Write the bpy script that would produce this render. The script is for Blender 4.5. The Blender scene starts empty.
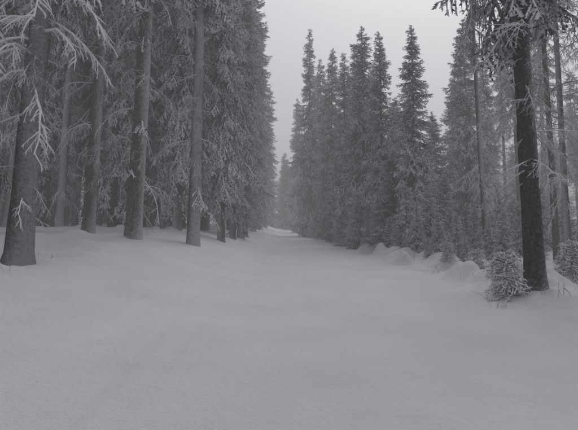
import bpy, math, numpy as np
rng = np.random.default_rng(11)
F = 562.0; P = math.radians(8.0); ZC = 1.6; S = 0.128
scene = bpy.context.scene

# ------------------------------------------------------------ terrain
def sm(a, b, x):
    t = np.clip((x - a) / (b - a), 0, 1); return t * t * (3 - 2 * t)
def vnoise(x, y, seed=0):
    xi = np.floor(x).astype(np.int64); yi = np.floor(y).astype(np.int64)
    fx = x - xi; fy = y - yi
    fx = fx * fx * (3 - 2 * fx); fy = fy * fy * (3 - 2 * fy)
    def h(a, b):
        n = (a * 374761393 + b * 668265263 + seed * 1442695041) & 0xFFFFFFFF
        n = ((n ^ (n >> 13)) * 1274126177) & 0xFFFFFFFF
        return ((n ^ (n >> 16)) & 0xFFFF) / 65535.0
    return (h(xi, yi) * (1 - fx) + h(xi + 1, yi) * fx) * (1 - fy) + (h(xi, yi + 1) * (1 - fx) + h(xi + 1, yi + 1) * fx) * fy - 0.5
mr = np.random.default_rng(5)
MOUNDS = []
for i in range(190):
    yy = mr.uniform(12.5, 38); xx = 4.1 + mr.uniform(0, 1) ** 1.5 * 3.6 + (0.6 if yy < 16 else 0); w_ = mr.uniform(.12, .46)
    MOUNDS.append((xx, yy, w_, w_ * mr.uniform(.35, .8)))
for i in range(40):
    yy = mr.uniform(11, 26); xx = -4.6 - mr.uniform(0, 4)
    MOUNDS.append((xx, yy, mr.uniform(.15, .4), mr.uniform(.05, .16)))
def terrain(x, y):
    x = np.asarray(x, float); y = np.asarray(y, float)
    y2 = np.where(y < 140, y, 140 + 60 * (1 - np.exp(-(np.maximum(y, 140) - 140) / 60)))
    z = S * y2
    A = 1.15 * sm(4, 18, y)
    z = z + A * sm(-0.6, -5.2, x) + 0.02 * np.clip(-5 - x, 0, 30) * sm(4, 18, y)
    z = z + 0.12 * sm(5, 9, x)
    off = np.clip(sm(3.6, 5.4, np.abs(x + 0.2)), 0, 1)
    z = z + vnoise(x * .35, y * .3, 1) * (.10 + .22 * off) + vnoise(x * 1.3, y * 1.1, 2) * (.03 + .10 * off)
    z = z + vnoise(x * 4, y * 3.1, 3) * (.020 + .045 * off) + vnoise(x * 9, y * 8, 4) * (.010 + .018 * off)
    for a, b, w, dp in [(-1.9, .010, .10, .024), (-1.35, .012, .10, .020), (-.35, .004, .16, .012), (.5, -.01, .09, .010), (1.1, -.012, .09, .010), (2.1, .01, .14, .01), (-2.7, .02, .12, .022), (-3.3, .05, .08, .02), (-.9, -.02, .07, .012)]:
        c = a + b * y + .12 * np.sin(y * .33 + a * 3)
        q = (x - c) / w
        z = z - dp * np.exp(-q * q) * (.6 + vnoise(x * .7, y * 2.3, 9)) + dp * .4 * np.exp(-(np.abs(q) - 1.7) ** 2 * 2)
    for mx, my, w, hh in MOUNDS:
        r2 = ((x - mx) ** 2 + (y - my) ** 2) / (w * w)
        z = z + hh * np.exp(-r2 ** 1.3)
    return z
def tz(x, y): return float(terrain(np.array([x]), np.array([y]))[0])
def place(px, d):
    x = (px - 289) / F * d
    for _ in range(4):
        z = tz(x, d)
        dep = d * math.cos(P) + (z - ZC) * math.sin(P)
        x = (px - 289) / F * dep
    return x, d, z
def height_for(px, row, d):
    x, y, z = place(px, d)
    a = P + math.atan((215 - row) / F)
    return ZC + math.tan(a) * d - z

# ------------------------------------------------------------ materials
def mat_new(name):
    m = bpy.data.materials.new(name); m.use_nodes = True
    nt = m.node_tree; b = nt.nodes['Principled BSDF']
    b.inputs['Specular IOR Level'].default_value = 0.0
    return m, nt, b
def N(nt, t, **kw):
    n = nt.nodes.new(t)
    for k, v in kw.items(): setattr(n, k, v)
    return n
def frosty(name, dark, white):
    m = bpy.data.materials.new(name); m.use_nodes = True; nt = m.node_tree; L = nt.links
    nt.nodes.remove(nt.nodes['Principled BSDF']); df = N(nt, 'ShaderNodeBsdfDiffuse')
    L.new(df.outputs[0], nt.nodes['Material Output'].inputs['Surface'])
    at = N(nt, 'ShaderNodeAttribute', attribute_name='frost')
    mx = N(nt, 'ShaderNodeMix', data_type='RGBA'); mx.clamp_factor = True
    mx.inputs[6].default_value = (*dark, 1); mx.inputs[7].default_value = (*white, 1)
    L.new(at.outputs['Fac'], mx.inputs[0]); L.new(mx.outputs[2], df.inputs['Color'])
    return m
M_NEEDLE = frosty('frosted_needles', (.012, .018, .014), (.80, .81, .85))
M_TWIG = frosty('rimed_twigs', (.045, .038, .034), (.82, .83, .86))
def bark(name, c1, c2, frost_amt):
    m, nt, b = mat_new(name); L = nt.links
    tc = N(nt, 'ShaderNodeTexCoord')
    mp = N(nt, 'ShaderNodeMapping'); mp.inputs['Scale'].default_value = (22, 22, 5)
    L.new(tc.outputs['Object'], mp.inputs[0])
    n1 = N(nt, 'ShaderNodeTexNoise'); n1.inputs['Scale'].default_value = 1.6; n1.inputs['Detail'].default_value = 8; n1.inputs['Roughness'].default_value = .7
    L.new(mp.outputs[0], n1.inputs['Vector'])
    vo = N(nt, 'ShaderNodeTexVoronoi'); vo.inputs['Scale'].default_value = 1.0; vo.feature = 'DISTANCE_TO_EDGE'
    L.new(mp.outputs[0], vo.inputs['Vector'])
    rp = N(nt, 'ShaderNodeMapRange'); rp.inputs['From Min'].default_value = .32; rp.inputs['From Max'].default_value = .68
    L.new(n1.outputs['Fac'], rp.inputs['Value'])
    mx = N(nt, 'ShaderNodeMix', data_type='RGBA'); mx.inputs[6].default_value = (*c1, 1); mx.inputs[7].default_value = (*c2, 1)
    L.new(rp.outputs[0], mx.inputs[0])
    n2 = N(nt, 'ShaderNodeTexNoise'); n2.inputs['Scale'].default_value = 16; n2.inputs['Detail'].default_value = 9; n2.inputs['Roughness'].default_value = .8
    L.new(tc.outputs['Object'], n2.inputs['Vector'])
    at = N(nt, 'ShaderNodeAttribute', attribute_name='frost')
    ad = N(nt, 'ShaderNodeMath', operation='MULTIPLY_ADD'); L.new(at.outputs['Fac'], ad.inputs[0]); ad.inputs[1].default_value = .3; L.new(n2.outputs['Fac'], ad.inputs[2])
    mr_ = N(nt, 'ShaderNodeMapRange'); mr_.inputs['From Min'].default_value = .52; mr_.inputs['From Max'].default_value = .85
    mr_.inputs['To Max'].default_value = frost_amt
    L.new(ad.outputs[0], mr_.inputs['Value'])
    m2 = N(nt, 'ShaderNodeMix', data_type='RGBA'); m2.inputs[7].default_value = (.62, .63, .67, 1)
    L.new(mx.outputs[2], m2.inputs[6]); L.new(mr_.outputs[0], m2.inputs[0])
    L.new(m2.outputs[2], b.inputs['Base Color']); b.inputs['Roughness'].default_value = .95
    bu = N(nt, 'ShaderNodeBump'); bu.inputs['Strength'].default_value = 1; bu.inputs['Distance'].default_value = .04
    a2 = N(nt, 'ShaderNodeMath', operation='ADD'); L.new(n1.outputs['Fac'], a2.inputs[0]); L.new(vo.outputs['Distance'], a2.inputs[1])
    L.new(a2.outputs[0], bu.inputs['Height']); L.new(bu.outputs[0], b.inputs['Normal'])
    return m
M_BARK = bark('spruce_bark', (.055, .047, .043), (.20, .18, .165), .8)
M_BARKD = bark('dark_spruce_bark', (.02, .018, .017), (.09, .078, .072), .5)
def snow_mat():
    m, nt, b = mat_new('snow'); L = nt.links
    tc = N(nt, 'ShaderNodeTexCoord')
    n1 = N(nt, 'ShaderNodeTexNoise'); n1.inputs['Scale'].default_value = .7; n1.inputs['Detail'].default_value = 6
    n2 = N(nt, 'ShaderNodeTexNoise'); n2.inputs['Scale'].default_value = 11; n2.inputs['Detail'].default_value = 8; n2.inputs['Roughness'].default_value = .68
    n3 = N(nt, 'ShaderNodeTexNoise'); n3.inputs['Scale'].default_value = 90; n3.inputs['Detail'].default_value = 3
    for n in (n1, n2, n3): L.new(tc.outputs['Object'], n.inputs['Vector'])
    mx = N(nt, 'ShaderNodeMix', data_type='RGBA'); mx.inputs[6].default_value = (.64, .65, .69, 1); mx.inputs[7].default_value = (.80, .81, .85, 1)
    L.new(n1.outputs['Fac'], mx.inputs[0]); L.new(mx.outputs[2], b.inputs['Base Color'])
    b.inputs['Roughness'].default_value = .75
    a = N(nt, 'ShaderNodeMath', operation='MULTIPLY_ADD'); L.new(n3.outputs['Fac'], a.inputs[0]); a.inputs[1].default_value = .3; L.new(n2.outputs['Fac'], a.inputs[2])
    bu = N(nt, 'ShaderNodeBump'); bu.inputs['Strength'].default_value = .9; bu.inputs['Distance'].default_value = .045
    L.new(a.outputs[0], bu.inputs['Height']); L.new(bu.outputs[0], b.inputs['Normal'])
    return m
M_SNOW = snow_mat()

# ------------------------------------------------------------ mesh builder
class MB:
    def __init__(s): s.V = []; s.Q = []; s.fr = []; s.mi = []; s.n = 0
    def add(s, V, Q, fr, mi):
        s.V.append(V); s.Q.append(Q + s.n); s.fr.append(fr)
        s.mi.append(np.full(len(Q), mi, np.int32) if np.isscalar(mi) else mi); s.n += len(V)
    def pack(s):
        return (np.concatenate(s.V), np.concatenate(s.Q), np.concatenate(s.fr), np.concatenate(s.mi))
    def tube(s, pts, rad, n=4, frost=.5, up=.3, mi=1):
        pts = np.asarray(pts, float); k = len(pts); rad = np.asarray(rad, float)
        T = np.gradient(pts, axis=0); T /= np.linalg.norm(T, axis=1)[:, None] + 1e-9
        ref = np.where(np.abs(T[:, 2:3]) > .9, np.array([[1., 0, 0]]), np.array([[0, 0, 1.]]))
        A = np.cross(T, ref); A /= np.linalg.norm(A, axis=1)[:, None] + 1e-9
        B = np.cross(A, T)
        th = np.arange(n) / n * 2 * np.pi + .4
        D = A[:, None, :] * np.cos(th)[None, :, None] + B[:, None, :] * np.sin(th)[None, :, None]
        rr = rad[:, None, None] if rad.ndim == 1 else rad[:, :, None]
        V = (pts[:, None, :] + D * rr).reshape(-1, 3)
        i = np.arange(k - 1)[:, None] * n; j = np.arange(n)[None, :]; j2 = (j + 1) % n
        Q = np.stack([i + j, i + j2, i + n + j2, i + n + j], -1).reshape(-1, 4)
        fr = np.clip(frost + up * D[:, :, 2].reshape(-1), 0, 1.3)
        s.add(V, Q, fr, mi)
    def quads(s, V, fr, mi):
        n = len(V); s.add(V.reshape(-1, 3), np.arange(n * 4).reshape(-1, 4), np.repeat(fr, 4), mi)
def to_mesh(name, pk, mats, smooth=True):
    V, Q, fr, mi = pk
    me = bpy.data.meshes.new(name)
    me.vertices.add(len(V)); me.vertices.foreach_set('co', V.astype(np.float32).ravel())
    me.loops.add(len(Q) * 4); me.loops.foreach_set('vertex_index', Q.astype(np.int32).ravel())
    me.polygons.add(len(Q)); me.polygons.foreach_set('loop_start', (np.arange(len(Q)) * 4).astype(np.int32))
    me.polygons.foreach_set('loop_total', np.full(len(Q), 4, np.int32))
    me.polygons.foreach_set('material_index', mi.astype(np.int32))
    me.polygons.foreach_set('use_smooth', np.full(len(Q), smooth))
    at = me.attributes.new('frost', 'FLOAT', 'POINT'); at.data.foreach_set('value', fr.astype(np.float32))
    for m in mats: me.materials.append(m)
    me.update(calc_edges=True); me.validate()
    return me
def unit(v): return v / (np.linalg.norm(v, axis=-1, keepdims=True) + 1e-9)

# living, needled branch pointing along +X
def live_branch(L, r, step=.065, tuft=.085, tw=.016, frost=1.0, droop=.45, pad=1.0):
    mb = MB(); k = 8; t = np.linspace(0, 1, k)
    wob = r.normal(0, .05)
    def sp(t):
        return np.stack([L * t * (1 - .12 * t), L * wob * np.sin(t * 3), L * (-droop * t ** 1.4 + .22 * t ** 4)], -1)
    q = sp(t); q[:, 2] += .012 * pad
    mb.tube(q, (np.linspace(.012 + .008 * L, .010, k) * (1 + .8 * pad) * r.uniform(.6, 1.4, k)) if pad else np.linspace(.006, .002, k), 3, .75 * frost, .6, 1)
    nt_ = max(5, int(L / .08)); Vs = []; fs = []
    for i in range(nt_):
        tt = .08 + .92 * (i + r.uniform(0, .8)) / nt_; tt = min(tt, 1)
        side = 1 if i % 2 else -1
        p = sp(np.array([tt]))[0]
        l = (.10 + .34 * min(L, 2.2) * (1 - tt) ** .8 * (.35 + .65 * min(1, tt * 4))) * r.uniform(.6, 1.25)
        hang = r.uniform(.25, 1.3)
        d = unit(np.array([.75 + r.normal(0, .15), side * r.uniform(.4, .9), -hang]))
        if tt > .93: d = unit(np.array([1, side * .3, -.3]))
        m = max(2, int(l / step)); s_ = (np.arange(m) + .6) / m
        curve = np.array([0, 0, -1.]) * (s_ ** 2)[:, None] * l * .35
        c = p + d * (s_ * l)[:, None] + curve
        lat = unit(np.cross(d, np.array([0, 0, 1.])))
        fr = (.22 + .78 * tt) * frost * r.uniform(.5, 1.3)
        for sg in (-1, 1):
            o = unit(d * .75 + lat * sg * .75 + r.normal(0, .28, (m, 3)))
            ln = tuft * r.uniform(.65, 1.3, (m, 1)) * (1.1 - .45 * s_[:, None])
            w = unit(np.cross(o, r.normal(0, 1, (m, 3)))) * tw * r.uniform(.7, 1.3, (m, 1))
            tip = c + o * ln
            Vs.append(np.stack([c - w, c + w, tip + w * .35, tip - w * .35], 1))
            hi = r.uniform(0, 1, m) < .26 + .42 * s_ * tt
            fs.append(np.clip(fr * np.where(hi, r.uniform(.7, 1.2, m), r.uniform(.0, .12, m)), 0, 1.2))
        m2 = 3; ss = np.linspace(0, 1, m2 + 1); cc = p + d * (ss * l)[:, None] + np.array([0, 0, -1.]) * (ss ** 2)[:, None] * l * .35 + np.array([0, 0, tw * .4])
        for a in range(m2):
            w = lat * tw * r.uniform(.6, 1.2 + .7 * pad); w2 = np.array([0, 0, tw * .6])
            for ww in (w, w2):
                Vs.append(np.stack([cc[a] - ww, cc[a] + ww, cc[a + 1] + ww * .7, cc[a + 1] - ww * .7])[None]); fs.append(np.array([min(1.2, fr * r.uniform(.9, 1.5))]))
    mb.quads(np.concatenate(Vs), np.concatenate(fs), 0)
    return mb.pack()
# dead rimed branch along +X
def dead_branch(L, r, rad=.014, frost=.7, droop=.25, up=.3, levels=2):
    mb = MB()
    def grow(p, d, L, rad, lev):
        k = 7 if lev == levels else 4
        pts = [p]; dd = d.copy(); seg = L / (k - 1)
        for i in range(k - 1):
            dd = unit(dd + r.normal(0, .16, 3) + np.array([0, 0, -droop * .35 + (up * .5 if i > k * .55 else 0)]))
            pts.append(pts[-1] + dd * seg)
        pts = np.array(pts)
        mb.tube(pts, np.linspace(rad, max(.0035, rad * .35), k) * r.uniform(.75, 1.25, k), 4 if lev == levels else 3, frost, .45, 1)
        if lev > 0:
            n = int(3 + L * 5) if lev == levels else int(2 + L * 6)
            for i in range(n):
                t = r.uniform(.15, 1) * (k - 1); j = min(int(t), k - 2); q = pts[j] + (pts[j + 1] - pts[j]) * (t - j)
                ax = unit(pts[j + 1] - pts[j]); s_ = unit(np.cross(ax, np.array([0, 0, 1.]))) * r.choice([-1, 1])
                dn = unit(ax * r.uniform(.3, 1) + s_ * r.uniform(.4, 1) + np.array([0, 0, r.uniform(-.7, .25)]))
                grow(q, dn, L * r.uniform(.16, .36) * (1.1 - .5 * t / (k - 1)), max(.004, rad * .5), lev - 1)
    grow(np.zeros(3), np.array([1., 0, 0]), L, rad, levels)
    return mb.pack()
def inst(mb, pk, az, pitch, sc, pos, frs=1.0):
    V, Q, fr, mi = pk
    ca, sa, cp, sp_ = math.cos(az), math.sin(az), math.cos(pitch), math.sin(pitch)
    x = V[:, 0] * cp - V[:, 2] * sp_; z = V[:, 0] * sp_ + V[:, 2] * cp; y = V[:, 1]
    W = np.stack([x * ca - y * sa, x * sa + y * ca, z], 1) * sc + pos
    mb.add(W, Q, fr * frs, mi)

tr = np.random.default_rng(21)
LIVE = {L: [live_branch(L, tr, step=.07, tuft=.10, tw=.019, droop=dr) for dr in (.3, .45, .6)] for L in (.4, .8, 1.3, 1.9, 2.5)}
LIVEH = {L: [live_branch(L, tr, step=.10, tuft=.13, tw=.024, droop=dr) for dr in (.4, .6, .8)] for L in (.4, .8, 1.3, 1.9, 2.5)}
DEAD = [dead_branch(L, tr, rad=.017, frost=.75, droop=.25 + .3 * (i % 2), up=.15) for i, L in enumerate((.8, 1.2, 1.6, 2.0, 1.4, 1.0, 2.2))]
HERO = [dead_branch(L, tr, rad=.040, frost=.95, droop=dr, up=.1, levels=2) for L, dr in ((2.2, .75), (2.8, .9), (1.8, .6), (2.4, 1.0))]

def trunk(mb, H, r0, r, mi=2, n=14, flare=.5):
    k = 40; t = np.linspace(0, 1, k) ** 1.3; z = t * H
    rad = r0 * (1 - t) ** .85 + .012 + r0 * flare * np.exp(-z / .28)
    th = np.arange(n) / n * 2 * np.pi
    lob = 1 + (.22 * np.exp(-z / .3))[:, None] * np.cos(th * 4 + r.uniform(0, 6))[None] * .8 + r.normal(0, .025, (k, n))
    pts = np.stack([np.zeros(k), np.zeros(k), z - .25], 1)
    A = rad[:, None] * lob
    mb.tube(pts, A, n, 0, 0, mi)
    fr = np.maximum(0, np.cos(th[None] - 2.0 + .3 * np.sin(z)[:, None])).ravel() + .8 * np.repeat(np.exp(-z / .35), n)
    mb.fr[-1] = fr
def make_spruce(name, H, R, c0, r0, r, bank, dz=.33, nb=6, dead=0, dead_from=1.2, power=.8, barkm=M_BARK, sparse=.12, low_droop=.45, bend=.25, hero=(), frs=1.0, flare=.5, low=0):
    mb = MB(); trunk(mb, H, r0, r, 2, flare=flare); ntr = mb.n
    keys = sorted(bank)
    z = c0; ph = r.uniform(0, 6); ph2 = r.uniform(0, 6)
    while z < H - .12:
        t = (z - c0) / (H - c0)
        Lm = R * (1 - t) ** power * min(1, .6 + t * 5) + .10
        for b in range(nb):
            if r.uniform() < sparse: continue
            az = r.uniform(0, 2 * math.pi)
            L = Lm * r.uniform(.5, 1.22) * (1 + .16 * math.sin(az * 2 + ph + z * .7) + .12 * math.sin(z * 2.3 + ph2))
            L = max(L, .12)
            key = min(keys, key=lambda q: abs(q - L))
            pitch = -low_droop + (low_droop + .75) * t ** 1.3 + r.normal(0, .12)
            inst(mb, bank[key][r.integers(3)], az, pitch, L / key, np.array([0, 0, z + r.uniform(-.15, .15) - .25]), frs * r.uniform(.65, 1.25))
        z += dz * r.uniform(.7, 1.2) * (.55 + .45 * (1 - t))
    for i in range(low):
        zz = r.uniform(1.8, c0); key = keys[r.integers(1, 4)]
        inst(mb, bank[key][r.integers(3)], r.uniform(0, 6.28), -.6 + r.normal(0, .15), r.uniform(.7, 1.1), np.array([0, 0, zz]), frs * r.uniform(.7, 1.3))
    for i in range(dead):
        zz = dead_from + (c0 + 2.5 - dead_from) * r.uniform() ** .9
        inst(mb, DEAD[r.integers(len(DEAD))], r.uniform(0, 6.28), r.uniform(-.5, .1), r.uniform(.5, 1.15), np.array([0, 0, zz]), r.uniform(.3, 1.5))
    for (zz, az, pitch, sc, idx) in hero:
        inst(mb, HERO[idx], az, pitch, sc, np.array([0, 0, zz]), 1.2)
    V, Q, fr, mi = mb.pack()
    nz = vnoise(V[:, 0] * 1.1 + V[:, 2] * .4 + 50, V[:, 1] * 1.1 + V[:, 2] * 1.3 + 50, 3) + .6 * vnoise(V[:, 0] * 3 + 90, V[:, 2] * 3 + V[:, 1] * 2 + 50, 5)
    fr[ntr:] = np.clip(fr[ntr:] * (1 + .8 * nz[ntr:]), 0, 1)
    a, b_, p1 = r.normal(0, bend), r.normal(0, bend), r.uniform(0, 6)
    u = V[:, 2] / H
    V[:, 0] += a * (u * u) + .12 * bend * np.sin(u * 9 + p1) - .12 * bend * math.sin(p1); V[:, 1] += b_ * u * u
    print(name, len(Q))
    return to_mesh(name, (V, Q, fr, mi), [M_NEEDLE, M_TWIG, barkm])

G = [np.random.default_rng(100 + i) for i in range(40)]
TALL = [make_spruce('tall_spruce_mesh', 25, 2.4, c, .25, G[i], LIVEH, dz=.45, nb=5, dead=dd, sparse=.18, power=.6, low_droop=.65, bend=.5, flare=.3, low=lw, frs=1.3) for i, (c, dd, lw) in enumerate(((6.4, 75, 10), (5.5, 65, 10), (7.5, 90, 12), (4.5, 55, 8)))]
FRONT = [make_spruce('front_spruce_mesh', 25, 2.3, c, .25, G[6 + i], LIVEH, dz=.45, nb=4, dead=110, sparse=.25, power=.6, low_droop=.6, bend=.4, flare=.3, low=5, frs=1.4) for i, c in enumerate((9.2, 8.3))]
EDGE = [make_spruce('edge_spruce_mesh', 24, 2.4, c, .22, G[10 + i], LIVEH, dz=.36, nb=6, dead=15, power=.62, low_droop=.75, frs=1.8, flare=.35) for i, c in enumerate((1.9, 2.6, 1.2))]
FULL = [make_spruce('full_spruce_mesh', 15, R, .3, .14, G[20 + i], LIVE, dz=.29, nb=8, power=.72, low_droop=.5, bend=.15, frs=1.9) for i, R in enumerate((2.1, 2.4, 1.9, 2.6))]
YOUNG = [make_spruce('young_spruce_mesh', 5, R, .1, .06, G[26 + i], LIVE, dz=.19, nb=8, power=.8, low_droop=.25, bend=.08, frs=2.0) for i, R in enumerate((1.3, 1.5, 1.1))]

def link(name, me, loc, rot=0, sx=1, sz=1, lean=(0, 0), parent=None):
    o = bpy.data.objects.new(name, me); bpy.context.collection.objects.link(o)
    o.location = loc; o.rotation_euler = (lean[0], lean[1], rot); o.scale = (sx, sx, sz)
    if parent: o.parent = parent
    return o

# ------------------------------------------------------------ ground
def axis_x():
    a = list(np.arange(-12, 12.001, .085)); s = .1; x = 12
    out = []
    while x < 300: s *= 1.09; x += s; out.append(x)
    return np.array([-v for v in out[::-1]] + a + out)
xs = axis_x()
ys = np.concatenate([np.linspace(-60, 1.9, 24), np.arange(2, 30, .065), np.arange(30, 100, .4), np.linspace(100, 600, 90)])
X, Y = np.meshgrid(xs, ys)
Z = terrain(X, Y)
nx, ny = len(xs), len(ys)
V = np.stack([X, Y, Z], -1).reshape(-1, 3)
i = np.arange(ny - 1)[:, None] * nx; j = np.arange(nx - 1)[None]
Q = np.stack([i + j, i + j + 1, i + nx + j + 1, i + nx + j], -1).reshape(-1, 4)
gm = to_mesh('snowy_ground', (V, Q, np.zeros(len(V)), np.zeros(len(Q), np.int32)), [M_SNOW])
link('snowy_ground', gm, (0, 0, 0))

# ------------------------------------------------------------ left trunk with snow-laden dead branches
r = G[30]
hero1 = [(3.9, -.9, -.1, 1.0, 0), (4.6, -1.4, .1, .9, 1), (5.2, -.5, .15, 1.0, 2), (5.0, -2.2, .1, .9, 3), (5.8, -1.0, .2, 1.1, 1), (6.3, -.2, .2, 1.1, 0), (6.6, -1.8, .2, 1.0, 2), (4.3, -2.6, 0, .8, 2), (3.2, -.4, -.2, .6, 2), (5.5, .3, .1, .9, 3), (6.9, -.7, .1, 1.2, 3), (7.3, -1.4, .1, 1.2, 1), (6.0, -2.6, .2, 1.1, 1), (5.4, -1.7, .3, 1.0, 0), (4.9, -3.0, .1, 1.0, 3)]
LEFTHERO = make_spruce('left_spruce_mesh', 24, 2.3, 7.6, .27, r, LIVEH, dz=.42, nb=5, dead=60, power=.6, low_droop=.5, barkm=M_BARKD, hero=hero1, flare=.55, frs=1.2)
x, y, z = place(18, 12)
link('spruce_tree', LEFTHERO, (x, y, z), 0, 1, 1, (0, .03))
left = [(88, 19, .42), (133, 17, .49), (193, 20, .46), (221, 26, .40), (233, 31, .36), (160, 27, .30), (112, 25, .28), (60, 23, .34), (172, 30, .34), (38, 26, .32), (-12, 17, .42), (74, 29, .32), (145, 34, .36), (207, 35, .36), (183, 38, .34), (5, 24, .34), (123, 30, .26), (98, 33, .3), (50, 31, .26)]
for n_, (px, d, dia) in enumerate(left):
    x, y, z = place(px, d); me = TALL[n_ % 4] if px < 215 else EDGE[1]
    if n_ in (0, 1, 2, 5, 6, 7): me = FRONT[n_ % 2]
    s = dia / .5
    link('spruce_tree', me, (x, y, z), rng.uniform(0, 6.28), max(s, .72), 1 * rng.uniform(.95, 1.1), (rng.normal(0, .012), .015 + rng.normal(0, .016)))
for n_, (px, d) in enumerate([(238, 34), (244, 40), (250, 46), (254, 53), (258, 61), (262, 70), (265, 80), (225, 40)]):
    x, y, z = place(px, d)
    link('spruce_tree', EDGE[n_ % 3], (x - .2 + rng.normal(0, .2), y, z), rng.uniform(0, 6.28), rng.uniform(.8, 1.1), rng.uniform(.85, 1.1), (rng.normal(0, .015), rng.normal(0, .015)))
# ------------------------------------------------------------ left forest interior
def empty(name):
    e = bpy.data.objects.new(name, None); bpy.context.collection.objects.link(e); return e
fl = empty('spruce_forest')
pts = [(-6, 22)]
tries = 0
while len(pts) < 125 and tries < 9000:
    tries += 1
    y = rng.uniform(23, 72); x = -4.8 - rng.uniform(0, 1) ** 1.2 * (y * .58 + 4)
    if all((x - a) ** 2 + (y - b) ** 2 > 5.0 for a, b in pts): pts.append((x, y))
for (x, y) in pts[1:]:
    me = TALL[rng.integers(4)] if rng.uniform() < .75 else EDGE[rng.integers(3)]
    s = rng.uniform(.5, .95)
    link('spruce', me, (x, y, tz(x, y)), rng.uniform(0, 6.28), s, rng.uniform(.8, 1.1), (rng.normal(0, .022), rng.normal(0, .022)), fl)
# ------------------------------------------------------------ right row of full spruces
R_ = [(414, 27, 22, 0), (384, 31, 30, 2), (366, 36, 24, 1), (399, 34, 95, 3), (346, 42, 50, 2), (330, 50, 44, 0), (309, 60, 27, 2), (355, 47, 60, 3), (321, 64, 55, 1), (472, 36, 14, 3), (440, 36, 108, 1), (458, 44, 60, 0), (375, 44, 60, 0), (302, 84, 95, 1), (395, 28, 150, 1), (492, 48, 60, 3)]
for n_, (px, d, row, k) in enumerate(R_):
    x, y, z = place(px, d); H = height_for(px, row, d)
    s = H / 15
    sx = min(max(.72, s ** .6 * .95), 1.35) * (.95 if n_ % 3 == 0 else 1.05)
    link('spruce_tree', FULL[k], (x, y, z), rng.uniform(0, 6.28), sx, s, (rng.normal(0, .012), rng.normal(0, .012)))
Y_ = [(432, 25, 185), (452, 26, 205), (378, 29, 195), (360, 33, 190), (425, 30, 150), (408, 25.5, 178), (468, 28, 200), (345, 38, 200), (330, 44, 205), (445, 31, 170), (480, 30, 190), (500, 27, 185), (515, 31, 195), (545, 27, 180), (570, 24, 190), (590, 21, 200), (318, 54, 205), (560, 30, 175), (540, 22, 225), (390, 26.5, 215),
      (418, 23, 200), (440, 22, 215), (396, 25, 222), (458, 23, 210), (475, 24, 205), (450, 20, 234), (505, 22, 208), (520, 25, 198), (368, 30, 215), (466, 20.5, 230), (428, 21.5, 236), (490, 21, 222), (404, 24, 236)]
for n_, (px, d, row) in enumerate(Y_):
    x, y, z = place(px, d); H = height_for(px, row, d); s = H / 5
    link('young_spruce_tree', YOUNG[n_ % 3], (x, y, z), rng.uniform(0, 6.28), min(s, 1.5) * rng.uniform(.95, 1.25), s)
RT = make_spruce('right_spruce_mesh', 24, 2.3, 6.6, .21, G[31], LIVEH, dz=.4, nb=5, dead=60, dead_from=2.2, power=.6, low_droop=.5, barkm=M_BARKD, flare=.45, frs=1.2)
x, y, z = place(536, 12); link('spruce_tree', RT, (x, y, z), 1.0, 1, 1, (0, -.0))
RT2 = make_spruce('thin_spruce_mesh', 22, 1.9, 10.5, .15, G[32], LIVEH, dz=.5, nb=4, dead=110, dead_from=1.5, power=.6, low_droop=.5, flare=.2, frs=1.3)
for px, d, s, rot in [(487, 25, .8, 0), (557, 23, .9, 2), (569, 19, .75, 4), (600, 16, 1.1, 1), (520, 40, 1, 3), (548, 36, 1, 5), (507, 52, 1.1, 2), (620, 22, 1, 4)]:
    x, y, z = place(px, d); link('spruce_tree', RT2, (x, y, z), rot, s, 1, (rng.normal(0, .01), rng.normal(0, .012)))
fr_ = empty('distant_spruce_forest')
for n_ in range(50):
    y = rng.uniform(48, 105); x = 5.5 + rng.uniform(0, 1) * (y * .6)
    if rng.uniform() < .35 and (x / y) > .25: continue
    me = FULL[rng.integers(4)] if rng.uniform() < .7 else RT2
    link('spruce', me, (x, y, tz(x, y)), rng.uniform(0, 6.28), rng.uniform(.8, 1.1), rng.uniform(.5, .95), (0, 0), fr_)
for n_ in range(22):
    y = rng.uniform(100, 160); x = rng.uniform(-16, 12)
    link('spruce', FULL[rng.integers(4)], (x, y, tz(x, y)), rng.uniform(0, 6.28), 1.4, rng.uniform(.9, 1.3), (0, 0), fr_)

LF = {L: [live_branch(L, tr, step=.028, tuft=.045, tw=.008, droop=dr, frost=1.5, pad=.6) for dr in (.25, .4, .5)] for L in (.2, .4, .6)}
SAP = make_spruce('sapling_mesh', 1.25, .55, .05, .018, G[33], LF, dz=.09, nb=7, power=.8, low_droop=.1, bend=.05, frs=1.6)
for px, d, s in [(508, 11.7, .95), (574, 13.5, .9), (563, 14, .6), (497, 12.6, .5), (478, 17, .7), (447, 18.5, .6)]:
    x, y, z = place(px, d); link('spruce_sapling', SAP, (x, y, z), rng.uniform(0, 6), s, s)
def stalks(r, n, h, spread):
    mb = MB()
    for i in range(n):
        p = np.array([r.normal(0, spread), r.normal(0, spread), -.03]); d = unit(np.array([r.normal(0, .35), r.normal(0, .35), 1]))
        hh = h * r.uniform(.4, 1.1); pp = [p]
        for k in range(5):
            d = unit(d + np.array([r.normal(0, .12), r.normal(0, .12), -.12 * k * r.uniform(0, 1)])); pp.append(pp[-1] + d * hh / 5)
        f = r.uniform(.2, 1.1)
        mb.tube(pp, np.linspace(.006, .005, 6), 3, f, .3, 0)
        if r.uniform() < .5:
            for q in range(3):
                a = pp[2 + q]; e = unit(np.array([r.normal(), r.normal(), .5])) * hh * .2
                mb.tube([a, a + e * .6, a + e], [.004, .006, .005], 3, f, .3, 0)
    return to_mesh('stalks', mb.pack(), [M_TWIG])
ST = [stalks(np.random.default_rng(60 + i), n, h, s) for i, (n, h, s) in enumerate(((9, .4, .14), (12, .3, .25), (5, .7, .1)))]
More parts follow.
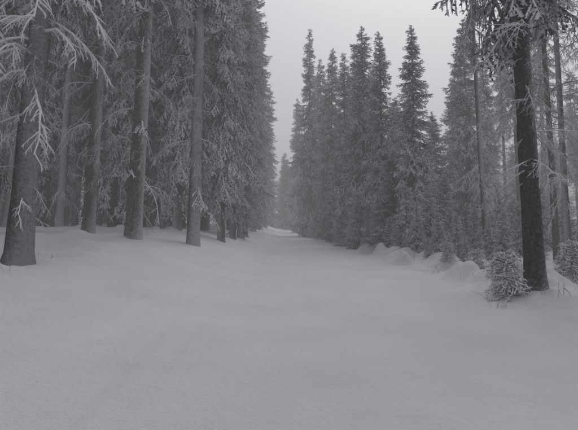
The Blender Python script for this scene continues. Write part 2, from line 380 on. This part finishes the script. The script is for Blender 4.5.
for px, d, k, s in [(437, 17, 0, .8), (431, 18, 2, .7), (495, 10.8, 2, .9), (505, 10.6, 0, .8), (548, 11.3, 0, .7), (572, 11, 1, 1), (575, 12, 2, .8), (412, 21, 1, 1), (470, 14.5, 1, .7), (5, 10.8, 1, .8), (48, 13, 1, .6), (445, 19, 0, 1)]:
    x, y, z = place(px, d); link('frosted_grass_clump', ST[k], (x, y, z), rng.uniform(0, 6), s, s)

# ------------------------------------------------------------ fog volume
bpy.ops.mesh.primitive_cube_add(size=1, location=(0, 200, 15)); fog = bpy.context.object
fog.name = 'fog'; fog.scale = (560, 760, 100)
m = bpy.data.materials.new('fog'); m.use_nodes = True; nt = m.node_tree
for n in list(nt.nodes): nt.nodes.remove(n)
out = N(nt, 'ShaderNodeOutputMaterial'); va = N(nt, 'ShaderNodeVolumeAbsorption'); ve = N(nt, 'ShaderNodeEmission'); ad = N(nt, 'ShaderNodeAddShader')
SIG = .0026; LF_ = .44
va.inputs['Color'].default_value = (0, 0, 0, 1); va.inputs['Density'].default_value = SIG
ve.inputs['Color'].default_value = (.965, .975, 1.0, 1); ve.inputs['Strength'].default_value = SIG * LF_  # self-glow put into the fog, standing in for multiply scattered skylight
vs = N(nt, 'ShaderNodeVolumeScatter'); vs.inputs['Color'].default_value = (.97, .98, 1, 1); vs.inputs['Density'].default_value = .004
ad2 = N(nt, 'ShaderNodeAddShader')
nt.links.new(va.outputs[0], ad.inputs[0]); nt.links.new(ve.outputs[0], ad.inputs[1])
nt.links.new(ad.outputs[0], ad2.inputs[0]); nt.links.new(vs.outputs[0], ad2.inputs[1]); nt.links.new(ad2.outputs[0], out.inputs['Volume'])
fog.data.materials.append(m)

# ------------------------------------------------------------ light
w = bpy.data.worlds.new('World'); scene.world = w; w.use_nodes = True; nt = w.node_tree
bg = nt.nodes['Background']
sky = N(nt, 'ShaderNodeTexSky', sky_type='NISHITA'); sky.sun_disc = False
sky.sun_elevation = math.radians(55); sky.sun_rotation = math.radians(20); sky.dust_density = 3; sky.air_density = 1
hs = N(nt, 'ShaderNodeHueSaturation'); hs.inputs['Saturation'].default_value = .28
nt.links.new(sky.outputs[0], hs.inputs['Color']); nt.links.new(hs.outputs[0], bg.inputs['Color'])
bg.inputs['Strength'].default_value = .145
sd = bpy.data.lights.new('sun', 'SUN'); sd.energy = 1.0; sd.angle = math.radians(40); sd.color = (1, .98, .96)
so = bpy.data.objects.new('sun', sd); bpy.context.collection.objects.link(so)
so.rotation_euler = (math.radians(-35), 0, math.radians(-20))
# ------------------------------------------------------------ camera
cd = bpy.data.cameras.new('camera'); cd.lens = 35; cd.sensor_width = 36; cd.clip_end = 2000
co = bpy.data.objects.new('camera', cd); bpy.context.collection.objects.link(co)
co.location = (0, 0, ZC); co.rotation_euler = (math.radians(90) + P, 0, 0)
scene.camera = co
scene.view_settings.view_transform = 'Standard'; scene.view_settings.look = 'None'; scene.view_settings.exposure = 0
